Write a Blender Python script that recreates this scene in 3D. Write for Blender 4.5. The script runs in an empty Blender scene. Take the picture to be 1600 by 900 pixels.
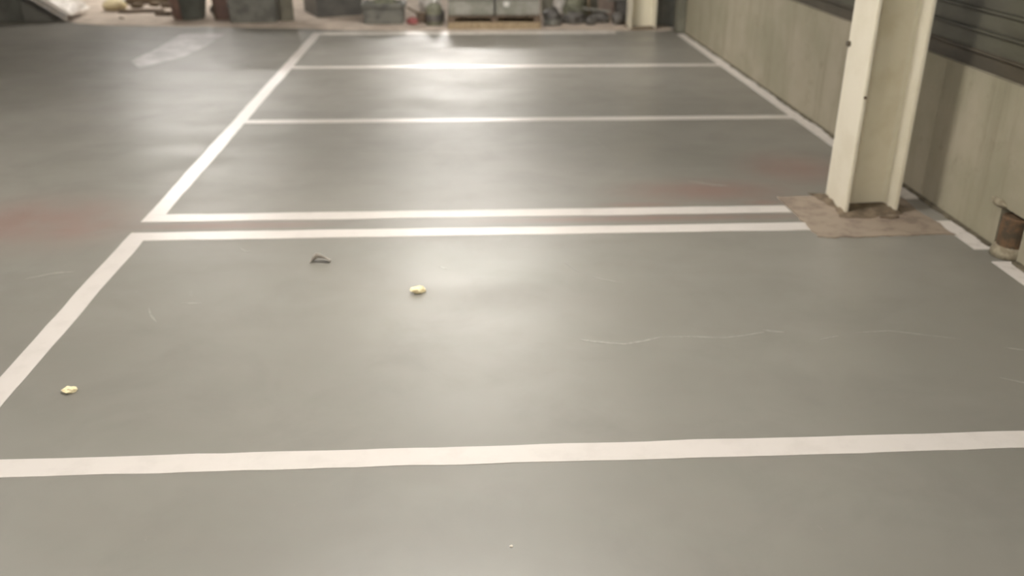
import bpy, bmesh, math, random
from mathutils import Vector, Matrix, noise

random.seed(7)
S = bpy.context.scene
C = S.collection

# ------------------------------------------------------------------ camera
F_PX = 1423.4
PITCH, YAW, ROLL = math.radians(24.357), math.radians(-3.243), math.radians(0.255)
cam_d = bpy.data.cameras.new('camera')
cam = bpy.data.objects.new('camera', cam_d)
C.objects.link(cam)
cam_d.sensor_fit = 'HORIZONTAL'
cam_d.sensor_width = 36.0
cam_d.lens = 36.0 * F_PX / 1600.0
cam_d.clip_start = 0.05
cam_d.clip_end = 100
fwd = Vector((-math.sin(YAW) * math.cos(PITCH), math.cos(YAW) * math.cos(PITCH), -math.sin(PITCH)))
rt = Vector((math.cos(YAW), math.sin(YAW), 0))
up = rt.cross(fwd)
r2 = math.cos(ROLL) * rt + math.sin(ROLL) * up
u2 = -math.sin(ROLL) * rt + math.cos(ROLL) * up
M = Matrix((r2, u2, -fwd)).transposed().to_4x4()
M.translation = Vector((0, 0, 1.6))
cam.matrix_world = M
cam_d.dof.use_dof = True
cam_d.dof.focus_distance = 2.5
cam_d.dof.aperture_fstop = 2.0
S.camera = cam

# ------------------------------------------------------------------ world, exposure
w = bpy.data.worlds.new('world')
S.world = w
w.use_nodes = True
w.node_tree.nodes['Background'].inputs[0].default_value = (0.02, 0.02, 0.02, 1)
w.node_tree.nodes['Background'].inputs[1].default_value = 1.0
S.view_settings.view_transform = 'Standard'
S.view_settings.look = 'None'
S.view_settings.gamma = 1
S.view_settings.use_curve_mapping = False
S.view_settings.exposure = 1.29

LAMP_STRENGTH = 62.0
LAMP_COLOR = (1.0, 0.955, 0.905)
# strip lamps under the ceiling: (x, y)
LAMPS = [(-0.25, -0.3, 'right above the viewer'), (-0.1, 3.6, 'just ahead of the viewer'), (0.1, 8.6, 'before the clutter'),
         (-0.95, 20.0, 'left one of the far pair beyond the clutter'), (0.65, 20.0, 'right one of the far pair beyond the clutter'),
         (-0.1, 18.9, 'single one nearer than the far pair'),
         (-4.2, -1.0, 'added to brighten the left lane beside the viewer'), (-4.5, 4.7, 'added to brighten the left lane before the skip'),  # these two are unseen, added to brighten the left floor and clutter
         (-4.1, 13.8, 'over the left lane beyond the skip'), (-4.8, 22.0, 'farthest over the left lane')]
LAMP_Z = 2.65
CEIL = 3.3

# ------------------------------------------------------------------ material helpers
def srgb(r, g, b):
    f = lambda c: c / 12.92 if c <= 0.04045 else ((c + 0.055) / 1.055) ** 2.4
    return (f(r / 255), f(g / 255), f(b / 255), 1)


class NT:
    def __init__(s, name):
        s.m = bpy.data.materials.new(name)
        s.m.use_nodes = True
        s.t = s.m.node_tree
        s.b = s.t.nodes['Principled BSDF']
        s.pos = s.n('ShaderNodeNewGeometry').outputs['Position']

    def n(s, kind, **kw):
        nd = s.t.nodes.new(kind)
        for k, v in kw.items():
            setattr(nd, k, v)
        return nd

    def l(s, a, b):
        s.t.links.new(a, b)

    def val(s, sock, x):
        if hasattr(x, 'is_output'):
            s.l(x, sock)
        else:
            sock.default_value = x

    def math(s, op, a, b=0.0, clamp=False):
        nd = s.n('ShaderNodeMath', operation=op, use_clamp=clamp)
        s.val(nd.inputs[0], a)
        s.val(nd.inputs[1], b)
        return nd.outputs[0]

    def noise(s, scale, detail=4, rough=0.55, vec=None, dist=0.0, stretch=None):
        v = vec or s.pos
        if stretch:
            mp = s.n('ShaderNodeMapping')
            s.l(v, mp.inputs[0])
            mp.inputs['Scale'].default_value = stretch
            v = mp.outputs[0]
        nd = s.n('ShaderNodeTexNoise')
        s.l(v, nd.inputs['Vector'])
        nd.inputs['Scale'].default_value = scale
        nd.inputs['Detail'].default_value = detail
        nd.inputs['Roughness'].default_value = rough
        nd.inputs['Distortion'].default_value = dist
        return nd.outputs['Fac']

    def mr(s, x, a, b, c=0.0, d=1.0):
        nd = s.n('ShaderNodeMapRange')
        nd.clamp = True
        nd.interpolation_type = 'SMOOTHSTEP'
        s.val(nd.inputs[0], x)
        for i, v in enumerate((a, b, c, d)):
            nd.inputs[i + 1].default_value = v
        return nd.outputs[0]

    def mix(s, f, a, b):
        nd = s.n('ShaderNodeMix', data_type='RGBA')
        s.val(nd.inputs[0], f)
        s.val(nd.inputs[6], a)
        s.val(nd.inputs[7], b)
        return nd.outputs[2]

    def bump(s, h, strength=0.3, dist=0.01):
        nd = s.n('ShaderNodeBump')
        s.l(h, nd.inputs['Height'])
        nd.inputs['Strength'].default_value = strength
        nd.inputs['Distance'].default_value = dist
        s.l(nd.outputs[0], s.b.inputs['Normal'])

    def ellipse(s, cx, cy, rx, ry, soft=0.0):
        sub = s.n('ShaderNodeVectorMath', operation='SUBTRACT')
        s.l(s.pos, sub.inputs[0])
        sub.inputs[1].default_value = (cx, cy, 0)
        dv = s.n('ShaderNodeVectorMath', operation='DIVIDE')
        s.l(sub.outputs[0], dv.inputs[0])
        dv.inputs[1].default_value = (rx, ry, 1000)
        ln = s.n('ShaderNodeVectorMath', operation='LENGTH')
        s.l(dv.outputs[0], ln.inputs[0])
        return s.mr(ln.outputs['Value'], soft, 1.0, 1.0, 0.0)


def mat(name, col, rough=0.6, col2=None, scale=6.0, lo=0.42, hi=0.62, bump=0.0, bscale=60.0, metal=0.0, stretch=None, spec=0.5):
    t = NT(name)
    t.b.inputs['Roughness'].default_value = rough
    t.b.inputs['Metallic'].default_value = metal
    t.b.inputs['Specular IOR Level'].default_value = spec
    c1 = srgb(*col)
    if col2:
        f = t.mr(t.noise(scale, 6, 0.6, stretch=stretch), lo, hi)
        t.l(t.mix(f, c1, srgb(*col2)), t.b.inputs['Base Color'])
    else:
        t.b.inputs['Base Color'].default_value = c1
    if bump:
        t.bump(t.noise(bscale, 5, 0.6), bump, 0.006)
    return t.m


# --- the grey coated floor
t = NT('grey_floor_coating')
big = t.noise(0.55, 5, 0.55)
mid = t.noise(2.3, 6, 0.62, dist=0.4)
fine = t.noise(38, 4, 0.6)
base = t.mix(t.mr(big, 0.35, 0.68), srgb(120, 117, 109), srgb(131, 128, 120))
base = t.mix(t.math('MULTIPLY', t.mr(mid, 0.45, 0.72), 0.35), base, srgb(110, 107, 100))
red = None
for e in ((-1.92, 4.36, 0.42, 0.36), (-2.15, 4.45, 0.8, 0.6), (1.35, 4.80, 0.75, 0.30), (1.60, 4.59, 0.20, 0.07),
          (0.95, 4.58, 0.35, 0.06), (1.0, 4.36, 1.4, 0.07), (2.0, 5.2, 0.5, 0.5), (-1.2, 4.35, 0.8, 0.08)):
    m = t.ellipse(*e)
    red = m if red is None else t.math('MAXIMUM', red, m)
red = t.math('MULTIPLY', red, t.mr(t.noise(4.5, 6, 0.65), 0.25, 0.60, 0.45, 1.0))
base = t.mix(t.math('MULTIPLY', red, 0.36), base, srgb(140, 88, 78))
sc = t.noise(7.0, 8, 0.7, dist=2.2, stretch=(1.0, 0.6, 1.0))
base = t.mix(t.math('MULTIPLY', t.mr(sc, 0.66, 0.80), 0.22), base, srgb(176, 172, 162))
t.l(base, t.b.inputs['Base Color'])
rg = t.math('ADD', t.math('MULTIPLY', t.mr(mid, 0.3, 0.7), 0.05), 0.355)
rg = t.math('ADD', rg, t.math('MULTIPLY', t.mr(t.noise(1.4, 5, 0.6, stretch=(0.5, 1.6, 1)), 0.4, 0.65), 0.06))
t.l(rg, t.b.inputs['Roughness'])
t.b.inputs['Specular IOR Level'].default_value = 0.5
t.bump(t.math('ADD', t.math('MULTIPLY', fine, 0.5), t.noise(160, 3, 0.6)), 0.05, 0.002)
M_FLOOR = t.m

M_PAINT = mat('white_line_paint', (199, 193, 186), 0.28, (193, 187, 180), 9, 0.45, 0.7)
M_PAINT_OLD = mat('faded_line_paint', (222, 216, 207), 0.4, (196, 190, 181), 14, 0.4, 0.6)
M_PAINT_WALL = mat('scuffed_edge_paint', (206, 200, 193), 0.5, (176, 169, 160), 18, 0.5, 0.75)
M_PALE = mat('pale_patch_tone', (186, 182, 179), 0.4, (146, 143, 139), 5, 0.35, 0.65)
M_SCUFF = mat('pale_scuff', (146, 143, 134), 0.45, (133, 130, 122), 40)
M_SAND = mat('sandy_bare_concrete', (196, 182, 167), 0.9, (172, 158, 143), 5, 0.38, 0.66, 0.4, 70)
M_PATCH = mat('bare_concrete_patch', (146, 132, 116), 0.9, (122, 108, 95), 9, 0.42, 0.68, 0.5, 60)
M_DIRT = mat('packed_dirt', (94, 82, 66), 0.95, (122, 107, 88), 14, 0.4, 0.65, 0.6, 90)
M_DIRTSHADE = mat('dark_dirt_and_shade', (84, 77, 62), 0.95, (110, 102, 84), 20)  # dirt with the crevice shade at the wall foot darkened in
M_COL = mat('cream_column_paint', (217, 210, 191), 0.42, (209, 201, 180), 3, 0.45, 0.7, 0.05, 30)
M_COLW = mat('cream_column_paint_lit_web', (226, 219, 196), 0.45, (214, 205, 178), 4, 0.45, 0.72, 0.05, 30)  # lighter copy of the column paint, frontal light put into the web colour
M_RUST = mat('rust', (104, 80, 56), 0.85, (74, 63, 48), 22, 0.4, 0.62, 0.5, 120)
M_DARKIRON = mat('dark_iron', (70, 66, 58), 0.7, (96, 84, 66), 60)
M_MORTAR = mat('pale_mortar', (152, 143, 122), 0.9, (128, 118, 98), 30, 0.4, 0.6, 0.5, 90)

t = NT('cast_concrete_wall')
a = t.noise(1.6, 6, 0.6)
b2 = t.noise(2.2, 6, 0.65, stretch=(1, 3.2, 0.35))
cc = t.mix(t.mr(a, 0.35, 0.68), srgb(142, 136, 115), srgb(157, 148, 129))
cc = t.mix(t.math('MULTIPLY', t.mr(b2, 0.48, 0.72), 0.55), cc, srgb(122, 115, 95))
cc = t.mix(t.math('MULTIPLY', t.mr(t.noise(9, 6, 0.7), 0.55, 0.75), 0.4), cc, srgb(112, 104, 86))
t.l(cc, t.b.inputs['Base Color'])
t.b.inputs['Roughness'].default_value = 0.9
t.bump(t.noise(45, 6, 0.65), 0.35, 0.006)
M_WALL = t.m
M_SIDING = mat('dark_siding', (84, 82, 68), 0.55, (70, 67, 55), 3.0, 0.4, 0.66, 0.1, 40, stretch=(1, 0.6, 3))
M_SIDING2 = mat('dark_brown_siding', (80, 72, 58), 0.65, (66, 60, 48), 3.0, 0.4, 0.66, 0.1, 40, stretch=(1, 0.6, 3))
M_CEIL = mat('ceiling_concrete', (176, 172, 160), 0.9, (160, 155, 142), 2)
M_ROOMWALL = mat('room_wall', (140, 134, 118), 0.9, (120, 114, 98), 1.5)
M_BEAM = mat('beam_paint', (150, 142, 118), 0.6)
M_HOUSING = mat('lamp_housing_white', (225, 225, 220), 0.4)
M_POST = mat('grey_green_post', (128, 126, 112), 0.7, (112, 110, 97), 5)
M_DARKPANEL = mat('dark_panel', (122, 122, 115), 0.7, (108, 108, 102), 4)

t = NT('lamp_diffuser')
t.b.inputs['Base Color'].default_value = (0.9, 0.9, 0.88, 1)
t.b.inputs['Emission Color'].default_value = (*LAMP_COLOR, 1)
t.b.inputs['Emission Strength'].default_value = LAMP_STRENGTH
M_LAMP = t.m

# ------------------------------------------------------------------ mesh helpers
class MB:
    def __init__(s):
        s.v, s.f = [], []

    def add(s, vs, fs):
        o = len(s.v)
        s.v += [tuple(p) for p in vs]
        s.f += [tuple(i + o for i in q) for q in fs]
        return s

    def box(s, x0, x1, y0, y1, z0, z1):
        vs = [(x, y, z) for z in (z0, z1) for y in (y0, y1) for x in (x0, x1)]
        return s.add(vs, [(0, 2, 3, 1), (4, 5, 7, 6), (0, 1, 5, 4), (2, 6, 7, 3), (0, 4, 6, 2), (1, 3, 7, 5)])

    def prism(s, poly, z0, z1):
        n = len(poly)
        vs = [(x, y, z0) for x, y in poly] + [(x, y, z1) for x, y in poly]
        fs = [tuple(reversed(range(n))), tuple(range(n, 2 * n))]
        fs += [(i, (i + 1) % n, n + (i + 1) % n, n + i) for i in range(n)]
        return s.add(vs, fs)

    def extrude(s, poly, axis, a0, a1):
        """polygon in the plane across axis ('x': (y,z), 'y': (x,z)) swept from a0 to a1"""
        n = len(poly)
        mk = (lambda p, q, a: (a, p, q)) if axis == 'x' else (lambda p, q, a: (p, a, q))
        vs = [mk(p, q, a0) for p, q in poly] + [mk(p, q, a1) for p, q in poly]
        fs = [tuple(range(n)), tuple(reversed(range(n, 2 * n)))]
        fs += [(i, n + i, n + (i + 1) % n, (i + 1) % n) for i in range(n)]
        return s.add(vs, fs)

    def tube(s, pts, r, n=10, r1=None):
        pts = [Vector(p) for p in pts]
        rings = []
        for i, p in enumerate(pts):
            d = (pts[min(i + 1, len(pts) - 1)] - pts[max(i - 1, 0)]).normalized()
            a = Vector((0, 0, 1)) if abs(d.z) < 0.9 else Vector((1, 0, 0))
            u = d.cross(a).normalized()
            v = d.cross(u)
            rr = r if r1 is None else r + (r1 - r) * i / (len(pts) - 1)
            rings.append([p + rr * (math.cos(k * 2 * math.pi / n) * u + math.sin(k * 2 * math.pi / n) * v) for k in range(n)])
        vs = [q for rg_ in rings for q in rg_]
        fs = []
        for i in range(len(rings) - 1):
            fs += [(i * n + k, (i + 1) * n + k, (i + 1) * n + (k + 1) % n, i * n + (k + 1) % n) for k in range(n)]
        fs += [tuple(range(n)), tuple(reversed(range((len(rings) - 1) * n, len(rings) * n)))]
        return s.add(vs, fs)

    def lathe(s, prof, n=24, cx=0, cy=0):
        vs = [(cx + r * math.cos(k * 2 * math.pi / n), cy + r * math.sin(k * 2 * math.pi / n), z) for r, z in prof for k in range(n)]
        fs = []
        for i in range(len(prof) - 1):
            fs += [(i * n + k, i * n + (k + 1) % n, (i + 1) * n + (k + 1) % n, (i + 1) * n + k) for k in range(n)]
        fs += [tuple(reversed(range(n))), tuple(range((len(prof) - 1) * n, len(prof) * n))]
        return s.add(vs, fs)

    def build(s, name, m, parent=None, loc=(0, 0, 0), rz=0, bevel=0.0, smooth=False, label=None, cat=None, group=None, kind=None):
        me = bpy.data.meshes.new(name)
        me.from_pydata(s.v, [], s.f)
        bm = bmesh.new()
        bm.from_mesh(me)
        bmesh.ops.recalc_face_normals(bm, faces=bm.faces)
        if bevel:
            es = [e for e in bm.edges if len(e.link_faces) == 2 and e.calc_face_angle(0) > 0.6]
            bmesh.ops.bevel(bm, geom=es, offset=bevel, segments=2, affect='EDGES', clamp_overlap=True)
        bm.to_mesh(me)
        bm.free()
        if smooth:
            for p in me.polygons:
                p.use_smooth = True
        me.materials.append(m)
        o = bpy.data.objects.new(name, me)
        C.objects.link(o)
        o.location = loc
        o.rotation_euler = (0, 0, rz)
        if parent:
            o.parent = parent
        props(o, label, cat, group, kind)
        return o


def props(o, label=None, cat=None, group=None, kind=None):
    for k, v in (('label', label), ('category', cat), ('group', group), ('kind', kind)):
        if v:
            o[k] = v


def thing(name, label, cat, loc=(0, 0, 0), rz=0, group=None):
    o = bpy.data.objects.new(name, None)
    o.empty_display_size = 0.1
    C.objects.link(o)
    o.location = loc
    o.rotation_euler = (0, 0, rz)
    props(o, label, cat, group)
    return o


def ragged(x0, x1, y0, y1, j=0.006, step=0.03, seed=0, sides='lrbt'):
    """a rectangle outline with ragged sides"""
    rnd = random.Random(seed)
    p = []
    def side(ax, ay, bx, by, on):
        n = max(1, int(math.hypot(bx - ax, by - ay) / step))
        nx, ny = -(by - ay), bx - ax
        l = math.hypot(nx, ny)
        d = 0
        for i in range(n):
            f = i / n
            d = 0.6 * d + rnd.uniform(-j, j) if on else 0
            p.append((ax + (bx - ax) * f + nx / l * d, ay + (by - ay) * f + ny / l * d))
    side(x0, y0, x1, y0, 'b' in sides)
    side(x1, y0, x1, y1, 'r' in sides)
    side(x1, y1, x0, y1, 't' in sides)
    side(x0, y1, x0, y0, 'l' in sides)
    return p


def blob(name, m, size, loc, seed=0, parent=None, sub=2, amp=0.35, freq=1.6, flat=True, rz=0, smooth=False, **kw):
    """an irregular lump with its base on loc.z"""
    bm = bmesh.new()
    bmesh.ops.create_icosphere(bm, subdivisions=sub, radius=1)
    off = Vector((seed * 3.7, seed * 1.3, seed * 2.1))
    for v in bm.verts:
        k = 1 + amp * noise.noise(v.co * freq + off) + amp * 0.5 * noise.noise(v.co * freq * 2.7 + off)
        v.co = Vector((v.co.x * k * size[0] / 2, v.co.y * k * size[1] / 2, v.co.z * k * size[2] / 2))
    zl = min(v.co.z for v in bm.verts)
    for v in bm.verts:
        v.co.z -= zl
        if flat:
            v.co.z = max(0.0, (v.co.z - size[2] * 0.18))
    me = bpy.data.meshes.new(name)
    bm.to_mesh(me)
    bm.free()
    if smooth:
        for p in me.polygons:
            p.use_smooth = True
    me.materials.append(m)
    o = bpy.data.objects.new(name, me)
    C.objects.link(o)
    o.location = loc
    o.rotation_euler = (0, 0, rz)
    if parent:
        o.parent = parent
    props(o, **kw)
    return o


# ------------------------------------------------------------------ the setting
XW = 2.51           # face of the right wall
floor = MB().box(-11, 2.9, -5, 28, -0.2, 0).build('floor', M_FLOOR, kind='structure', label='glossy grey coated concrete floor with white painted bay lines')
MB().box(-11, 2.9, -5, 28, CEIL, CEIL + 0.2).build('ceiling', M_CEIL, kind='structure', label='pale concrete ceiling above the painted bays')
MB().box(-11, 2.9, 27.8, 28, 0, CEIL).build('wall_back', M_ROOMWALL, kind='structure', label='plain concrete wall at the far end')
MB().box(-11, -10.8, -5, 27.8, 0, CEIL).build('wall_left', M_ROOMWALL, kind='structure', label='plain concrete wall on the left side')
MB().box(-10.8, 2.9, -5, -4.8, 0, CEIL).build('wall_front', M_ROOMWALL, kind='structure', label='plain concrete wall behind the viewer')

# right wall: cast concrete plinth with a small niche for the pipe stub, dark siding courses above
ZC = 0.745
NY0, NY1, NZ = 3.70, 3.895, 0.205
wb = MB()
wb.box(XW, 2.75, -4.8, NY0, 0, ZC)
wb.box(XW, 2.75, NY1, 10.30, 0, ZC)
wb.box(XW, 2.75, NY0, NY1, NZ, ZC)
wb.box(2.66, 2.75, NY0, NY1, 0, NZ)
wb.box(XW, 2.75, 10.30, 27.8, 0, ZC)
wb.box(2.60, 2.75, -4.8, 27.8, ZC, CEIL)
wall = wb.build('wall_right', M_WALL, kind='structure', label='rough cast concrete wall with dark horizontal siding above')
pl = MB().extrude([(2.542, 0.0), (2.538, 0.074), (2.519, 0.078), (2.519, 0.084), (2.530, 0.088), (2.60, 0.088), (2.60, 0.0)], 'y', -4.8, 27.8)
first = pl.build('siding_board', M_SIDING2, wall, loc=(0, 0, ZC), label='dark brown lowest siding board')
k = 1
pitch = 0.0965
second = None
while ZC + k * pitch + 0.09 < CEIL:
    if second is None:
        second = MB().extrude([(2.542, 0.0), (2.538, 0.081), (2.519, 0.085), (2.519, 0.091), (2.530, 0.0945), (2.60, 0.0945), (2.60, 0.0)], 'y', -4.8, 27.8).build(
            'siding_board', M_SIDING, wall, loc=(0, 0, ZC + 0.088))
    else:
        o = second.copy()
        C.objects.link(o)
        o.location = (0, 0, ZC + 0.088 + (k - 1) * pitch)
        o.parent = wall
    k += 1
# mortar, dirt and painted crevice shade along the foot of the wall
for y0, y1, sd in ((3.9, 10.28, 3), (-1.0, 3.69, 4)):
    MB().prism(ragged(2.488, XW, y0, y1, 0.009, 0.05, sd, 'l'), 0, 0.012).build('dirt_shade_seam', M_DIRTSHADE, floor, label='dark ragged seam of dirt and painted shade along the wall foot')

# ceiling beams on the column lines (their dark undersides show in the gloss of the floor)
for y in (4.5, 10.74, 16.9, 23.0):
    MB().extrude([(y - 0.12, CEIL), (y - 0.12, 2.98), (y + 0.12, 2.98), (y + 0.12, CEIL)], 'x', -10.8, 2.6).build('trim_1' if y == 4.5 else 'trim_%d' % (2 + int(y / 7)), M_BEAM, kind='structure', label='steel ceiling beam over the column line')

# painted lines (a coat of paint with its own thin edge)
TH = 0.0016
def line(x0, x1, y0, y1, label, m=M_PAINT, seed=0, j=0.0025):
    return MB().prism(ragged(x0, x1, y0, y1, j, 0.08, seed), 0, TH).build('painted_line', m, floor, label=label)
line(-1.626, 2.40, 2.262, 2.354, 'wide white line crossing the foreground', seed=1)
line(-1.626, -1.533, 2.354, 4.157, 'white side line of the nearest bay', seed=2)
line(-1.626, 1.728, 4.157, 4.265, 'nearer line of the white double line', seed=3)
line(-1.626, 1.715, 4.418, 4.525, 'farther line of the white double line', seed=4)
line(-1.626, -1.532, 4.525, 10.50, 'long white side line of the far bays', seed=5)
line(-1.532, 2.405, 6.415, 6.515, 'white cross line of the second bay', seed=6)
line(-1.532, 2.405, 8.425, 8.53, 'white cross line of the third bay', seed=7)
line(-1.532, 1.74, 10.34, 10.51, 'faded white line by the clutter', M_PAINT_OLD, 8, 0.01)
def edge_line(y0, y1, seed, label):
    MB().prism(ragged(2.405, 2.494, y0, y1, 0.012, 0.06, seed, 'r'), 0, TH * 1.5).build('painted_line', M_PAINT_WALL, floor, label=label)
edge_line(4.60, 10.28, 11, 'white line along the wall behind the column')
edge_line(3.865, 4.255, 12, 'short white line between column patch and pipe stub')
edge_line(-1.0, 3.715, 13, 'white line along the wall before the pipe stub')
# lighter patch on the left lane
MB().prism([(-2.90, 8.50), (-2.66, 9.05), (-2.60, 9.6), (-2.58, 10.45), (-3.06, 10.47), (-3.05, 9.5), (-3.09, 8.84)], 0, 0.0012).build('pale_patch', M_PALE, floor, label='lighter patch in the left lane')

# bare concrete strip beyond the bays, and the unpainted patch under the near column
rs = random.Random(21)
edge = [(-10.7, 11.9), (-5.0, 11.75), (-4.55, 11.35), (-4.2, 11.12), (-3.4, 11.0), (-2.6, 10.92), (-1.9, 10.82), (-1.3, 10.66), (-0.4, 10.58), (0.4, 10.56), (1.3, 10.60), (1.9, 10.54), (2.30, 10.52), (2.43, 10.56)]
poly = []
for (xa, ya), (xb, yb) in zip(edge, edge[1:]):
    n_ = max(2, int((xb - xa) / 0.1))
    poly += [(xa + (xb - xa) * q / n_, ya + (yb - ya) * q / n_ + rs.uniform(-0.015, 0.015)) for q in range(n_)]
poly += [edge[-1], (2.43, 14.5), (-10.7, 14.5)]
MB().prism(poly, 0, 0.004).build('bare_concrete_strip', M_SAND, floor, label='sandy bare concrete strip under the clutter')
MB().prism(ragged(1.722, 2.402, 4.052, 4.668, 0.012, 0.04, 22), 0, 0.005).build('bare_concrete_patch', M_PATCH, floor, label='tan unpainted concrete patch around the column foot')

# pale scuffs scratched into the coating
def scuff(pts, wd, seed):
    rnd = random.Random(seed)
    up_, dn = [], []
    for i, (x, y) in enumerate(pts):
        e = 0.25 if i in (0, len(pts) - 1) else rnd.uniform(0.6, 1.2)
        up_.append((x, y + wd * e / 2))
        dn.append((x, y - wd * e / 2))
    MB().prism(dn + up_[::-1], 0, 0.0008).build('scuff_mark', M_SCUFF, floor)
def dens(p):
    q = []
    for i in range(len(p) - 1):
        for f in (0, 0.5):
            q.append((p[i][0] + (p[i + 1][0] - p[i][0]) * f, p[i][1] + (p[i + 1][1] - p[i][1]) * f))
    return q + [p[-1]]
for i, (p, wd) in enumerate((
        ([(0.429, 3.042), (0.511, 3.017), (0.592, 2.998), (0.669, 3.02), (0.736, 3.048)], 0.010),
        ([(0.736, 3.05), (0.859, 3.048), (0.979, 3.032), (1.07, 3.049), (1.15, 3.072)], 0.006),
        ([(1.15, 3.09), (1.19, 3.076), (1.226, 3.068)], 0.009),
        ([(1.339, 2.999), (1.38, 3.012), (1.424, 3.027)], 0.006),
        ([(1.50, 3.05), (1.639, 3.06), (1.771, 3.016), (1.878, 2.979)], 0.006),
        ([(0.454, 3.792), (0.507, 3.68)], 0.007), ([(0.56, 3.63), (0.596, 3.605), (0.686, 3.553)], 0.005),
        ([(2.012, 2.905), (2.072, 2.882), (2.11, 2.87)], 0.008), ([(1.871, 2.688), (1.936, 2.649), (1.99, 2.63)], 0.008),
        ([(0.872, 5.948), (0.90, 5.80), (0.932, 5.633)], 0.012),
        ([(-1.28, 3.40), (-1.25, 3.33), (-1.21, 3.27)], 0.012), ([(-1.16, 3.44), (-1.08, 3.435)], 0.010),
        ([(-1.9, 3.72), (-1.8, 3.78), (-1.72, 3.79)], 0.012), ([(-1.06, 4.05), (-1.02, 4.0), (-0.99, 3.99)], 0.010),
        ([(1.3, 4.98), (1.42, 4.90), (1.5, 4.88)], 0.016), ([(-0.12, 3.78), (-0.07, 3.74)], 0.008))):
    scuff(dens(p), wd * 1.5, i)

# ------------------------------------------------------------------ lamps under the ceiling
def lamp(x, y, label, src=None):
    t0 = thing('strip_lamp', label, 'lamp', (x, y, LAMP_Z), group='hanging strip lamps')
    if src is None:
        MB().extrude([(-0.11, 0.105), (-0.11, 0.055), (-0.08, 0.03), (0.08, 0.03), (0.11, 0.055), (0.11, 0.105)], 'x', -0.78, 0.78).build('housing', M_HOUSING, t0)
        MB().extrude([(-0.075, 0.0295), (-0.06, 0.0), (0.06, 0.0), (0.075, 0.0295)], 'x', -0.75, 0.75).build('diffuser', M_LAMP, t0)
        for x_ in (-0.6, 0.6):
            MB().tube([(x_, 0, 0.105), (x_, 0, CEIL - LAMP_Z)], 0.006, 6).build('suspension_rod', M_DARKIRON, t0)
    else:
        for ch in src.children:
            c = ch.copy()
            C.objects.link(c)
            c.parent = t0
    return t0
proto = None
for x, y, which in LAMPS:
    l_ = lamp(x, y, 'white hanging strip lamp ' + which, proto)
    proto = proto or l_

# ------------------------------------------------------------------ steel columns
def column(x0, x1, y0, y1, label, z0=0.0, near=True):
    cx, cy = (x0 + x1) / 2, (y0 + y1) / 2
    hx, hy = (x1 - x0) / 2, (y1 - y0) / 2
    t0 = thing('steel_column', label, 'column', (cx, cy, 0), group='cream steel columns')
    tf, tw = 0.018, 0.011
    for s in (-1, 1):
        a, b_ = (-hx, -hx + tf) if s < 0 else (hx - tf, hx)
        MB().box(a, b_, -hy, hy, z0, CEIL).build('flange', M_COL, t0, bevel=0.004)
    r = 0.022
    # web with rolled fillets at both flanges
    xa = -hx + tf
    pts = [(xa, -tw / 2 - r)]
    for q in range(1, 5):
        an = q / 4 * math.pi / 2
        pts.append((xa + r - r * math.cos(an), -tw / 2 - r + r * math.sin(an)))
    pts2 = [(-px, py) for px, py in reversed(pts)]
    front = pts + pts2
    back = [(px, -py) for px, py in reversed(front)]
    MB().prism(front + back, z0 + 0.01, CEIL).build('web', M_COLW, t0)
    return t0
col1 = column(1.975, 2.255, 4.365, 4.645, 'cream steel H-column standing on the tan concrete patch by the wall')
MB().tube([(-0.156, 0.118, 0.83), (-0.139, 0.118, 0.83)], 0.014, 6).build('bolt', M_DARKIRON, col1, label='dark bolt head')
MB().tube([(-0.132, -0.146, 0.612), (-0.132, -0.139, 0.612)], 0.008, 8).build('rust_spot', M_RUST, col1, label='small rust chip')
# dirt and broken grout heaped round the foot
hp = MB()
rnd = random.Random(5)
ring_o, ring_i = [], []
N = 40
for i in range(N):
    an = i / N * 2 * math.pi
    ca, sa = math.cos(an), math.sin(an)
    k = 1 / max(abs(ca), abs(sa))
    ro = 0.182 + 0.02 * math.sin(3 * an + 1) + rnd.uniform(-0.01, 0.012)
    ring_o.append((ca * k * ro, sa * k * ro, 0.005))
    ring_i.append((ca * k * 0.138, sa * k * 0.138, 0.018 + rnd.uniform(-0.006, 0.010)))
vs = ring_o + ring_i + [(0, 0, 0.02)]
fs = [(i, (i + 1) % N, N + (i + 1) % N, N + i) for i in range(N)] + [(N + i, N + (i + 1) % N, 2 * N) for i in range(N)]
hp.add(vs, fs)
hp.build('grout_collar', M_DIRT, col1, smooth=True, label='ragged brown dirt and grout around the foot')
MB().prism([(0.02, -0.20), (0.07, -0.222), (0.12, -0.205), (0.135, -0.175), (0.09, -0.185), (0.05, -0.18)], 0.005, 0.011).build('grout_collar', M_DIRT, col1)
col2 = column(1.937, 2.235, 10.60, 10.88, 'distant cream steel H-column beside the dark panel at the far clutter')
col2['label'] = 'distant cream steel H-column at the far clutter'
vs = [(x * 1.0, y, z) for (x, y, z) in ring_o + ring_i + [(0, 0, 0.02)]]
MB().add([(x * 0.95, y * 0.95, z) for x, y, z in vs], fs).build('grout_collar', M_DIRT, col2, smooth=True)

# grey post at the wall and the dark panel behind the far column
pt = thing('wall_post', 'grey green post standing against the far end of the concrete wall', 'post', (2.468, 10.44, 0))
MB().box(-0.038, 0.038, -0.10, 0.10, 0.006, CEIL).build('shaft', M_POST, pt, bevel=0.006)
MB().box(-0.05, 0.04, -0.12, 0.12, 0, 0.006).build('base_plate', M_DARKIRON, pt)
dp = thing('dark_board', 'tall dark grey board standing between far column and grey post', 'board', (2.352, 10.92, 0))
MB().box(-0.15, 0.15, -0.02, 0.02, 0.004, 1.9).build('board', M_DARKPANEL, dp, bevel=0.004)
for x in (-0.15, 0.12):
    MB().box(x, x + 0.03, -0.035, -0.02, 0.004, 1.9).build('frame_rail', M_DARKPANEL, dp)

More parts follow.
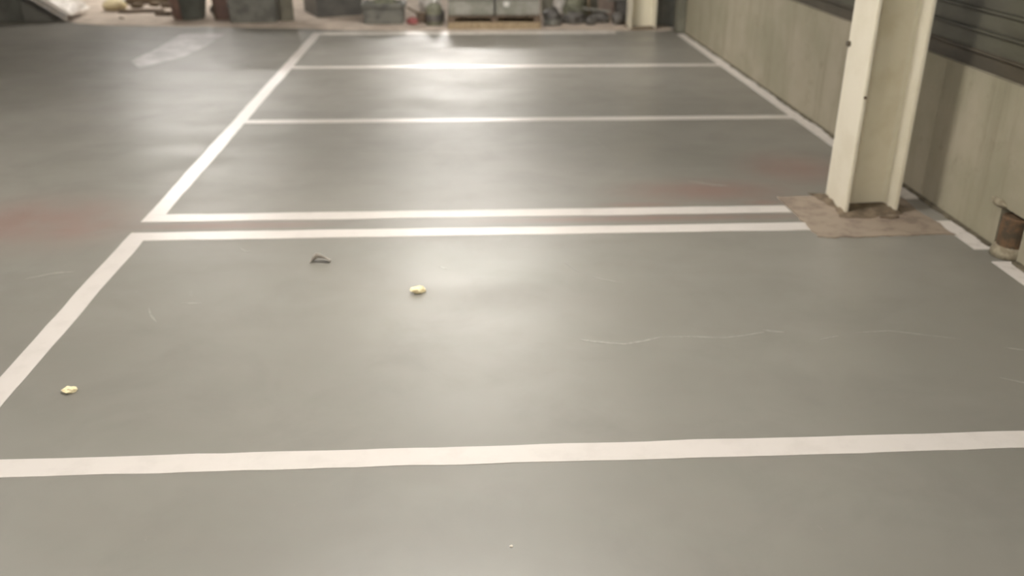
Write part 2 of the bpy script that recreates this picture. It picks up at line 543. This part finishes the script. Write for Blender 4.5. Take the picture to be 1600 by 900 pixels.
# ------------------------------------------------------------------ pipe stub in its niche
ps = thing('pipe_stub', 'rusty brown pipe stub set in the foot of the concrete wall', 'pipe', (2.535, 3.795, 0))
MB().lathe([(0.066, 0.03), (0.069, 0.035), (0.069, 0.185), (0.064, 0.19), (0.055, 0.19), (0.052, 0.184)], 28).build('pipe', M_RUST, ps, smooth=False)
MB().lathe([(0.088, 0.0), (0.086, 0.028), (0.074, 0.045), (0.068, 0.055)], 18).build('mortar_foot', M_MORTAR, ps, smooth=True, label='pale crumbly mortar foot')
blob('mortar_lump', M_MORTAR, (0.03, 0.13, 0.04), (2.508, 3.925, 0.195), 6, sub=3, amp=0.18, flat=False, kind=None,
     label='pale mortar lump stuck to the wall above the pipe stub', cat='mortar')

# ------------------------------------------------------------------ crumbs on the floor
M_CHIP = mat('grey_plaster_chip', (206, 199, 188), 0.9, (180, 172, 162), 30, 0.4, 0.6, 0.4, 120)
M_FOAM = mat('yellow_foam', (240, 228, 190), 0.9, (228, 212, 166), 60, 0.4, 0.6, 0.4, 150)
# a bent chip: two plates meeting in a ridge
ch = MB()
fr = [(-0.042, -0.014, 0.002), (-0.030, -0.008, 0.018), (-0.015, -0.002, 0.038), (0.006, -0.006, 0.036), (0.027, -0.013, 0.024), (0.047, -0.019, 0.009)]
bk = [(-0.034, 0.012, 0.0), (-0.024, 0.022, 0.004), (-0.010, 0.028, 0.010), (0.012, 0.026, 0.008), (0.034, 0.018, 0.004), (0.050, 0.006, 0.0)]
tp = fr + bk
vs = [(x, y, z + 0.009) for x, y, z in tp] + tp
fs = [(q, q + 1, q + 7, q + 6) for q in range(5)]
fs += [tuple(12 + k for k in reversed(f)) for f in fs]
rim = list(range(6)) + list(range(11, 5, -1))
fs += [(rim[q], rim[(q + 1) % 12], rim[(q + 1) % 12] + 12, rim[q] + 12) for q in range(12)]
ch.add(vs, fs)
ch.build('plaster_chip', M_CHIP, loc=(-0.655, 3.85, 0.0), label='bent grey plaster chip lying on the floor near the double line', cat='debris')
blob('foam_crumb', M_FOAM, (0.062, 0.042, 0.034), (-0.195, 3.50, 0), 11, amp=0.6, freq=1.2, rz=0.3, label='pale yellow foam crumb on the floor right of the grey chip', cat='debris', group='yellow foam crumbs')
blob('foam_crumb', M_FOAM, (0.046, 0.036, 0.024), (-1.343, 2.745, 0), 17, amp=0.6, freq=1.2, rz=-0.2, label='small yellow foam crumb beside the left white line', cat='debris', group='yellow foam crumbs')
M_SPECK = mat('pale_speck', (196, 188, 174), 0.9)
blob('plaster_crumb', M_SPECK, (0.014, 0.012, 0.006), (-1.262, 1.995, 0), 3, sub=1, label='tiny pale crumb at the left in front of the wide line', cat='debris')
blob('plaster_crumb', M_SPECK, (0.012, 0.010, 0.005), (0.108, 1.89, 0), 5, sub=1, label='tiny pale crumb in the middle before the wide line', cat='debris')

# ------------------------------------------------------------------ clutter along the far edge
ZB = 0.004
M_SKIP = mat('dark_skip_steel', (112, 110, 102), 0.7, (98, 96, 89), 6)
M_SKIPRIB = mat('grey_rib_steel', (98, 98, 90), 0.7, (84, 84, 76), 6)
M_WHITE = mat('white_board', (236, 230, 222), 0.5, (222, 212, 198), 6)
M_WRAP = mat('milky_wrap', (214, 204, 192), 0.35, (186, 176, 162), 12, 0.4, 0.6, 0.6, 25)
M_CREAM = mat('cream_paper', (214, 198, 158), 0.7, (196, 180, 140), 10)
M_TUB = mat('dark_grey_tub', (96, 98, 91), 0.5, (82, 84, 78), 6)
M_TUBRED = mat('dull_red_plastic', (128, 102, 92), 0.6, (112, 90, 82), 8)
M_BIN = mat('grey_bin', (116, 115, 107), 0.55, (90, 89, 82), 5)
M_BIN2 = mat('olive_grey_bin', (112, 108, 94), 0.6, (98, 95, 82), 5)
M_BLACK = mat('black_plastic', (96, 94, 89), 0.45, (82, 81, 77), 5)
M_CRATE = mat('slate_crate', (116, 115, 107), 0.55, (88, 88, 82), 8)
M_WOOD = mat('weathered_timber', (164, 146, 118), 0.85, (138, 120, 94), 12, stretch=(6, 1, 1))
M_WOODD = mat('dirty_brown_timber', (112, 96, 80), 0.85, (90, 77, 64), 12, stretch=(6, 1, 1))
M_GREYBOX = mat('grey_wrapped_carton', (150, 147, 138), 0.45, (126, 125, 114), 5)
M_LABEL = mat('white_sticker', (205, 202, 196), 0.5)
M_STRAP = mat('dark_gap_tape', (96, 94, 86), 0.5)
M_BAGW = mat('white_bag', (206, 200, 192), 0.5, (176, 170, 162), 14, 0.4, 0.6, 0.6, 30)
M_BAGG = mat('grey_green_bag', (128, 128, 108), 0.6, (104, 104, 88), 12, 0.4, 0.6, 0.6, 30)
M_BAGD = mat('dark_bag', (100, 97, 92), 0.5, (82, 79, 75), 12, 0.4, 0.6, 0.6, 30)
M_RED = mat('pinkish_red_rag', (160, 96, 92), 0.8, (136, 78, 76), 14)
M_PIPEG = mat('grey_plastic_pipe', (124, 122, 114), 0.5)
M_BOXB = mat('brown_pink_carton', (132, 118, 106), 0.8, (116, 102, 92), 8)

# dark skip with a sloping end, and the white wrapped board lying on the slope
sk = thing('rubbish_skip', 'dark steel skip with a sloping end at the far left', 'skip', (-5.0, 11.85, ZB))
MB().extrude([(-1.35, 0.0), (0.20, 0.0), (-0.52, 0.47), (-1.55, 0.47)], 'y', -0.40, 0.45).build('body', M_SKIP, sk)
MB().extrude([(-1.56, 0.44), (-0.50, 0.44), (-0.52, 0.49), (-1.58, 0.49)], 'y', -0.43, 0.48).build('rim', M_SKIPRIB, sk)
MB().extrude([(-0.32, 0.0), (-0.16, 0.0), (-0.16, 0.225), (-0.32, 0.33)], 'y', -0.435, -0.40).build('rib', M_SKIPRIB, sk)
MB().box(-0.95, -0.79, -0.435, -0.40, 0.0, 0.44).build('rib', M_SKIPRIB, sk)
d = Vector((-0.80, 0, 0.53)).normalized()
nrm = Vector((0.53, 0, 0.80)).normalized()
bd = thing('wrapped_board', 'white plastic wrapped board leaning on the sloping skip end', 'board', (-4.645, 11.40, 0.006))
rz_ = 0.0
def plank_on(o0, x_len, y0, y1, t0_, t1_):
    m_ = MB()
    vs_ = []
    for tt in (t0_, t1_):
        for yy in (y0, y1):
            for ll in (0.0, x_len):
                p = d * (o0 + ll) + nrm * tt
                vs_.append((p.x, yy, p.z))
    return m_.add(vs_, [(0, 2, 3, 1), (4, 5, 7, 6), (0, 1, 5, 4), (2, 6, 7, 3), (0, 4, 6, 2), (1, 3, 7, 5)])
plank_on(0.0, 0.95, 0.0, 0.03, 0.004, 0.024).build('edge_strip', M_WHITE, bd, rz=rz_)
plank_on(0.05, 0.90, 0.012, 0.03, 0.024, 0.052).build('edge_channel', M_STRAP, bd, rz=rz_, label='dark recessed edge channel')
plank_on(0.02, 0.91, 0.0, 0.72, 0.052, 0.066).build('panel', M_WHITE, bd, rz=rz_)
cr = MB()
NU, NV = 22, 16
rnd = random.Random(3)
vs, fs = [], []
for i in range(NU):
    for jn in range(NV):
        u_, v_ = i / (NU - 1), jn / (NV - 1)
        edge = 0.06 * noise.noise(Vector((v_ * 5, 3, 0)))
        p = d * (-0.02 + (0.9 + edge) * u_ + (0.10 * v_ if u_ < 0.05 else 0.0)) + nrm * (0.086 + 0.028 * noise.noise(Vector((u_ * 9, v_ * 6, 1))) + 0.012 * noise.noise(Vector((u_ * 22, v_ * 17, 4))))
        vs.append((p.x, 0.03 + 0.68 * v_ + 0.02 * noise.noise(Vector((u_ * 7, 9, v_ * 3))), max(p.z, 0.004)))
for i in range(NU - 1):
    for jn in range(NV - 1):
        fs.append((i * NV + jn, (i + 1) * NV + jn, (i + 1) * NV + jn + 1, i * NV + jn + 1))
n0 = len(vs)
vs2 = [(x - nrm.x * 0.004, y, z - nrm.z * 0.004) for x, y, z in vs]
cr.add(vs + vs2, fs + [tuple(n0 + q for q in reversed(f)) for f in fs])
cr.build('crumpled_wrap', M_WRAP, bd, rz=rz_, label='crumpled milky plastic wrap')
blob('paper_heap', M_CREAM, (0.26, 0.34, 0.16), (-4.42, 12.40, ZB), 8, amp=0.5, label='crumpled cream paper heap beside the wrapped board', cat='rubbish')

# timber offcuts and rubble on the sandy strip
def offcut(x, y, ln, wd, hg, rz, label, m=M_WOODD, z=ZB):
    t0 = MB().box(-ln / 2, ln / 2, -wd / 2, wd / 2, 0, hg).build('timber_offcut', m, loc=(x, y, z), rz=rz, bevel=0.004, label=label, cat='timber', group='timber offcuts on the sandy strip')
    return t0
offcut(-4.10, 13.05, 0.75, 0.14, 0.10, 0.05, 'long dirty timber offcut lying farthest back beside the cream paper')
offcut(-3.74, 12.62, 0.32, 0.09, 0.05, -0.25, 'short dirty timber offcut left of the broom pole')
offcut(-4.02, 12.18, 0.55, 0.10, 0.035, 0.10, 'flat brown timber offcut nearest the floor edge')
offcut(-3.66, 11.92, 0.20, 0.10, 0.04, -0.12, 'stubby brown timber offcut before the broom pole')
MB().tube([(-0.045, 0.06, 0.008), (0.045, -0.06, 0.008)], 0.008, 6).build('timber_stick', M_WOODD, loc=(-4.08, 11.62, ZB), label='thin brown stick lying on the sandy strip', cat='timber')
for i, (x, y, s_, lb) in enumerate(((-4.02, 12.78, 0.16, 'brown rubble lump beside the long timber offcut'), (-3.6, 13.0, 0.20, 'pale brown rubble lump farthest back'), (-4.2, 12.6, 0.16, 'small rubble lump behind the cream paper'))):
    blob('rubble_lump', M_DIRT, (s_, s_ * 0.8, s_ * 0.5), (x, y, ZB), 30 + i, amp=0.5, label=lb, cat='rubble', group='rubble lumps')

# tub with a dull red side
tb = thing('round_tub', 'dark grey round tub with a dull red side panel', 'tub', (-3.27, 11.62, ZB))
MB().lathe([(0.17, 0.0), (0.185, 0.03), (0.225, 0.30), (0.24, 0.31), (0.24, 0.335), (0.215, 0.335), (0.20, 0.30), (0.165, 0.05)], 28).build('shell', M_TUB, tb, smooth=True)
sh = MB()
vs, fs = [], []
for i in range(9):
    an = math.radians(168 + i * 11)
    for r_, z_ in ((0.176, 0.0), (0.192, 0.03), (0.231, 0.29)):
        vs.append((r_ * math.cos(an), r_ * math.sin(an), z_))
    for r_, z_ in ((0.171, 0.0), (0.187, 0.03), (0.226, 0.29)):
        vs.append((r_ * math.cos(an), r_ * math.sin(an), z_))
for i in range(8):
    for q in range(2):
        fs.append((i * 6 + q, (i + 1) * 6 + q, (i + 1) * 6 + q + 1, i * 6 + q + 1))
        fs.append((i * 6 + 3 + q, i * 6 + 4 + q, (i + 1) * 6 + 4 + q, (i + 1) * 6 + 3 + q))
sh.add(vs, fs).build('side_panel', M_TUBRED, tb, smooth=True, label='dull red side panel')
MB().lathe([(0.243, 0.318), (0.248, 0.325), (0.243, 0.338), (0.236, 0.338)], 28).build('rim', M_BIN, tb, smooth=True)
pole = thing('broom_pole', 'thin grey broom pole leaning beside the round tub', 'broom', (-3.50, 11.95, ZB))
MB().tube([(0.0, 0.0, 0.01), (-0.62, 0.25, 1.05)], 0.012, 8).build('handle', M_PIPEG, pole)
MB().box(-0.03, 0.03, -0.14, 0.14, 0.0, 0.05).build('head', M_DARKIRON, pole, bevel=0.006)

blob('white_sack', M_BAGW, (0.24, 0.22, 0.36), (-3.03, 12.28, ZB), 41, sub=3, amp=0.35, label='crumpled white sack behind the round tub', cat='bag', smooth=True)
blob('dark_sack', M_BAGD, (0.36, 0.25, 0.16), (-2.92, 11.88, ZB), 42, sub=3, amp=0.4, label='small dark sack between round tub and grey bin', cat='bag', smooth=True)
rp = thing('red_board', 'dull red board leaning against the left side of grey bin', 'board', (-2.86, 11.60, ZB))
MB().extrude([(-0.08, 0.0), (0.09, 0.0), (0.05, 0.56), (-0.12, 0.56)], 'y', -0.10, -0.06).build('board', M_TUBRED, rp)
MB().extrude([(-0.08, 0.0), (-0.05, 0.0), (-0.09, 0.56), (-0.12, 0.56)], 'y', -0.11, -0.10).build('edge_band', M_WOODD, rp)

def bin_box(name, label, cat, loc, rz, w_, d_, h_, m, rimm, taper=0.94, handles=True):
    t0 = thing(name, label, cat, loc, rz)
    a, b_ = w_ / 2, d_ / 2
    vs_ = []
    for z_, k_ in ((0, taper), (h_, 1.0)):
        vs_ += [(-a * k_, -b_ * k_, z_), (a * k_, -b_ * k_, z_), (a * k_, b_ * k_, z_), (-a * k_, b_ * k_, z_)]
    k_ = 0.92
    vs_ += [(-a * k_, -b_ * k_, h_), (a * k_, -b_ * k_, h_), (a * k_, b_ * k_, h_), (-a * k_, b_ * k_, h_)]
    k_ = taper * 0.92
    vs_ += [(-a * k_, -b_ * k_, 0.03), (a * k_, -b_ * k_, 0.03), (a * k_, b_ * k_, 0.03), (-a * k_, b_ * k_, 0.03)]
    fs_ = [(3, 2, 1, 0)]
    for o0, o1 in ((0, 4), (4, 8), (8, 12)):
        fs_ += [(o0 + q, o0 + (q + 1) % 4, o1 + (q + 1) % 4, o1 + q) for q in range(4)]
    fs_.append((12, 13, 14, 15))
    MB().add(vs_, fs_).build('body', m, t0, bevel=0.008)
    e = 0.02
    MB().box(-a - e, a + e, -b_ - e, -b_ + 0.005, h_ - 0.045, h_).build('rim', rimm, t0)
    MB().box(-a - e, a + e, b_ - 0.005, b_ + e, h_ - 0.045, h_).build('rim', rimm, t0)
    MB().box(-a - e, -a + 0.005, -b_ + 0.005, b_ - 0.005, h_ - 0.045, h_).build('rim', rimm, t0)
    MB().box(a - 0.005, a + e, -b_ + 0.005, b_ - 0.005, h_ - 0.045, h_).build('rim', rimm, t0)
    if handles:
        MB().tube([(-0.08, -b_ - 0.005, h_ * 0.72), (-0.07, -b_ - 0.035, h_ * 0.70), (0.07, -b_ - 0.035, h_ * 0.70), (0.08, -b_ - 0.005, h_ * 0.72)], 0.008, 6).build('handle', rimm, t0)
    return t0
bin_box('storage_bin', 'large grey storage bin between red board and black container', 'bin', (-2.435, 11.46, ZB), 0.02, 0.56, 0.48, 0.55, M_BIN, M_BIN, 0.95)
MB().box(-0.075, 0.075, -0.03, 0.03, 0, 0.5).build('plywood_strip', M_BIN2, loc=(-2.06, 11.40, ZB), bevel=0.004, label='narrow olive board standing right of the large grey bin', cat='board')
# black container turned so that a corner points to the viewer
bin_box('black_container', 'big black container turned with one corner forward', 'container', (-1.60, 12.07, ZB), 0.38, 0.60, 0.70, 0.58, M_BLACK, M_BLACK, 0.97)
bin_box('slate_crate', 'low slate grey crate right of the black container', 'crate', (-0.89, 11.24, ZB), -0.01, 0.47, 0.34, 0.235, M_CRATE, M_CRATE, 0.97, False)
blob('grey_sack', M_BAGG, (0.30, 0.20, 0.20), (-0.89, 11.24, 0.16), 51, sub=3, amp=0.4, smooth=True, label='grey green sack lying in the slate crate', cat='bag')

# scraps between the crate and the pallet
blob('red_rag', M_RED, (0.13, 0.13, 0.09), (-0.56, 11.10, ZB), 55, sub=2, amp=0.5, label='pinkish red rag right of the slate crate', cat='rag')
MB().tube([(-0.14, 0.05, 0.13), (0.12, -0.08, 0.012)], 0.013, 7).build('timber_stick', M_WOODD, loc=(-0.50, 11.50, ZB), label='brown stick slanting behind the red rag', cat='timber')
offcut(-0.43, 11.22, 0.16, 0.07, 0.12, 0.25, 'brown timber block between slate crate and grey canister')
can = thing('canister', 'grey green canister left of the pallet', 'canister', (-0.30, 11.00, ZB))
MB().lathe([(0.085, 0.0), (0.095, 0.012), (0.095, 0.20), (0.085, 0.225), (0.04, 0.245), (0.035, 0.27)], 20).build('body', M_BAGG, can, smooth=True)
MB().lathe([(0.042, 0.262), (0.042, 0.29), (0.036, 0.296)], 14).build('cap', M_LABEL, can, label='pale screw cap')
MB().lathe([(0.0965, 0.05), (0.0965, 0.13)], 20).build('band', M_BAGD, can, label='dark band around the body')
blob('dark_sack', M_BAGD, (0.12, 0.14, 0.20), (-0.24, 11.27, ZB), 58, sub=3, amp=0.35, smooth=True, label='small dark sack between canister and pallet', cat='bag')
blob('white_sack', M_BAGW, (0.24, 0.2, 0.36), (-0.36, 11.60, ZB), 59, sub=3, amp=0.35, smooth=True, label='crumpled white sack behind the grey green canister', cat='bag')

# pallet with two grey wrapped cartons
pa = thing('timber_pallet', 'timber pallet under the two grey cartons', 'pallet', (0.392, 10.72, ZB))
PW = 0.53
for y in (0.0, 0.36, 0.72):
    MB().box(-PW, PW, y - 0.05, y + 0.05, 0, 0.075).build('runner', M_WOOD, pa, bevel=0.004)
    for x in (-PW + 0.04, 0.0, PW - 0.04):
        MB().box(x - 0.04, x + 0.04, y - 0.045, y + 0.045, 0.075, 0.125).build('block', M_WOODD, pa)
for i in range(6):
    x = -PW + 0.08 + i * (2 * PW - 0.16) / 5
    MB().box(x - 0.08, x + 0.08, -0.04, 0.77, 0.125, 0.145).build('deck_board', M_WOODD, pa, bevel=0.003)
def carton(x0, x1, label, sticker):
    cx = (x0 + x1) / 2
    hw = (x1 - x0) / 2
    t0 = thing('wrapped_carton', label, 'carton', (cx, 10.98, ZB + 0.145), group='grey wrapped cartons on the pallet')
    MB().box(-hw, hw, -0.28, 0.28, 0.0, 0.19).build('body', M_GREYBOX, t0, bevel=0.012)
    MB().box(-hw - 0.002, hw + 0.002, -0.283, 0.283, 0.165, 0.178).build('strap', M_STRAP, t0)
    MB().box(-0.012, 0.012, -0.283, 0.283, 0.188, 0.193).build('tape', M_STRAP, t0)
    if sticker:
        MB().box(-hw + 0.09, -hw + 0.15, -0.284, -0.28, 0.10, 0.155).build('sticker', M_LABEL, t0, label='small white sticker')
    return t0
carton(-0.128, 0.388, 'plain grey wrapped flat carton on the left half of the pallet', False)
carton(0.408, 0.905, 'grey wrapped flat carton with a small white sticker on the pallet', True)

# scrap heap between the pallet and the far column
def leaner(name, label, cat, x, y, w_, th_, h_, tilt, m, lean=0.14):
    t0 = MB()
    vs_ = []
    for z_ in (0, h_):
        for yy in (0, th_):
            for xx in (-w_ / 2, w_ / 2):
                vs_.append((xx + tilt * z_, yy + lean * z_, z_))
    t0.add(vs_, [(0, 2, 3, 1), (4, 5, 7, 6), (0, 1, 5, 4), (2, 6, 7, 3), (0, 4, 6, 2), (1, 3, 7, 5)])
    return t0.build(name, m, loc=(x, y, ZB), bevel=0.003, label=label, cat=cat)
leaner('leaning_board', 'pale strip of board leaning right of the cartons', 'board', 1.13, 11.42, 0.05, 0.02, 0.6, -0.30, M_BIN2)
leaner('leaning_board', 'tan board standing in the middle of the scrap heap', 'board', 1.56, 11.58, 0.075, 0.02, 0.6, 0.02, M_WOOD)
leaner('leaning_carton', 'brownish flattened carton leaning in the scrap heap', 'carton', 1.80, 11.50, 0.20, 0.03, 0.55, -0.03, M_BOXB)
blob('grey_sack', M_BAGG, (0.30, 0.26, 0.34), (1.40, 11.42, ZB), 61, sub=3, amp=0.4, smooth=True, label='grey green sack standing in the scrap heap', cat='bag')
blob('white_sack', M_BAGW, (0.16, 0.16, 0.36), (1.24, 11.66, ZB), 62, sub=3, amp=0.4, smooth=True, label='pale sack at the left back of the scrap heap', cat='bag')
blob('dark_sack', M_BAGD, (0.20, 0.20, 0.18), (1.10, 11.20, ZB), 63, sub=3, amp=0.4, smooth=True, label='dark sack slumped beside the right end of the pallet', cat='bag')
blob('dark_sack', M_BAGD, (0.26, 0.22, 0.15), (1.36, 11.13, ZB), 64, sub=3, amp=0.45, smooth=True, label='flat dark sack in front of the grey green sack', cat='bag')
blob('dark_sack', M_BAGD, (0.26, 0.22, 0.15), (1.66, 11.20, ZB), 65, sub=3, amp=0.45, smooth=True, label='dark sack in front of the brownish carton', cat='bag')
blob('dark_sack', M_BAGD, (0.16, 0.16, 0.17), (1.865, 11.02, ZB), 66, sub=3, amp=0.4, smooth=True, label='dark sack nearest the foot of the far column', cat='bag')
blob('dark_sack', M_BAGD, (0.13, 0.12, 0.10), (1.53, 10.97, ZB), 67, sub=3, amp=0.4, smooth=True, label='smallest dark sack at the front of the scrap heap', cat='bag')
leaner('leaning_sheet', 'wide grey sheet leaning at the back of the scrap heap', 'sheet', 1.60, 11.86, 1.15, 0.02, 0.62, 0.0, M_BIN2)
# coil of grey hose
hs = MB()
pts = []
for i in range(60):
    an = i / 60 * 2 * math.pi * 3
    pts.append((0.09 * math.cos(an), 0.09 * math.sin(an), 0.012 + 0.018 * i / 20))
hs.tube(pts, 0.011, 6).build('hose_coil', M_BIN, loc=(1.075, 10.90, ZB), smooth=True, label='small coil of grey hose at the right end of pallet', cat='hose')
for i, (a0, a1, lb) in enumerate((((-0.16, 0.05, 0.165), (0.16, -0.02, 0.135), 'thin grey pipe lying across the dark sacks'), ((-0.20, 0.0, 0.23), (0.22, 0.03, 0.235), 'level grey pipe lying left of the far column'))):
    MB().tube([a0, a1], 0.012, 8).build('plastic_pipe', M_PIPEG, loc=((1.62, 11.10, ZB) if i == 0 else (1.98, 11.40, ZB)), label=lb, cat='pipe')
MB().box(-0.13, 0.13, -0.09, 0.09, 0, 0.22).build('dark_block', M_BAGD, loc=(2.03, 11.40, ZB), bevel=0.01, label='dark box under the level pipe left of the far column', cat='box')
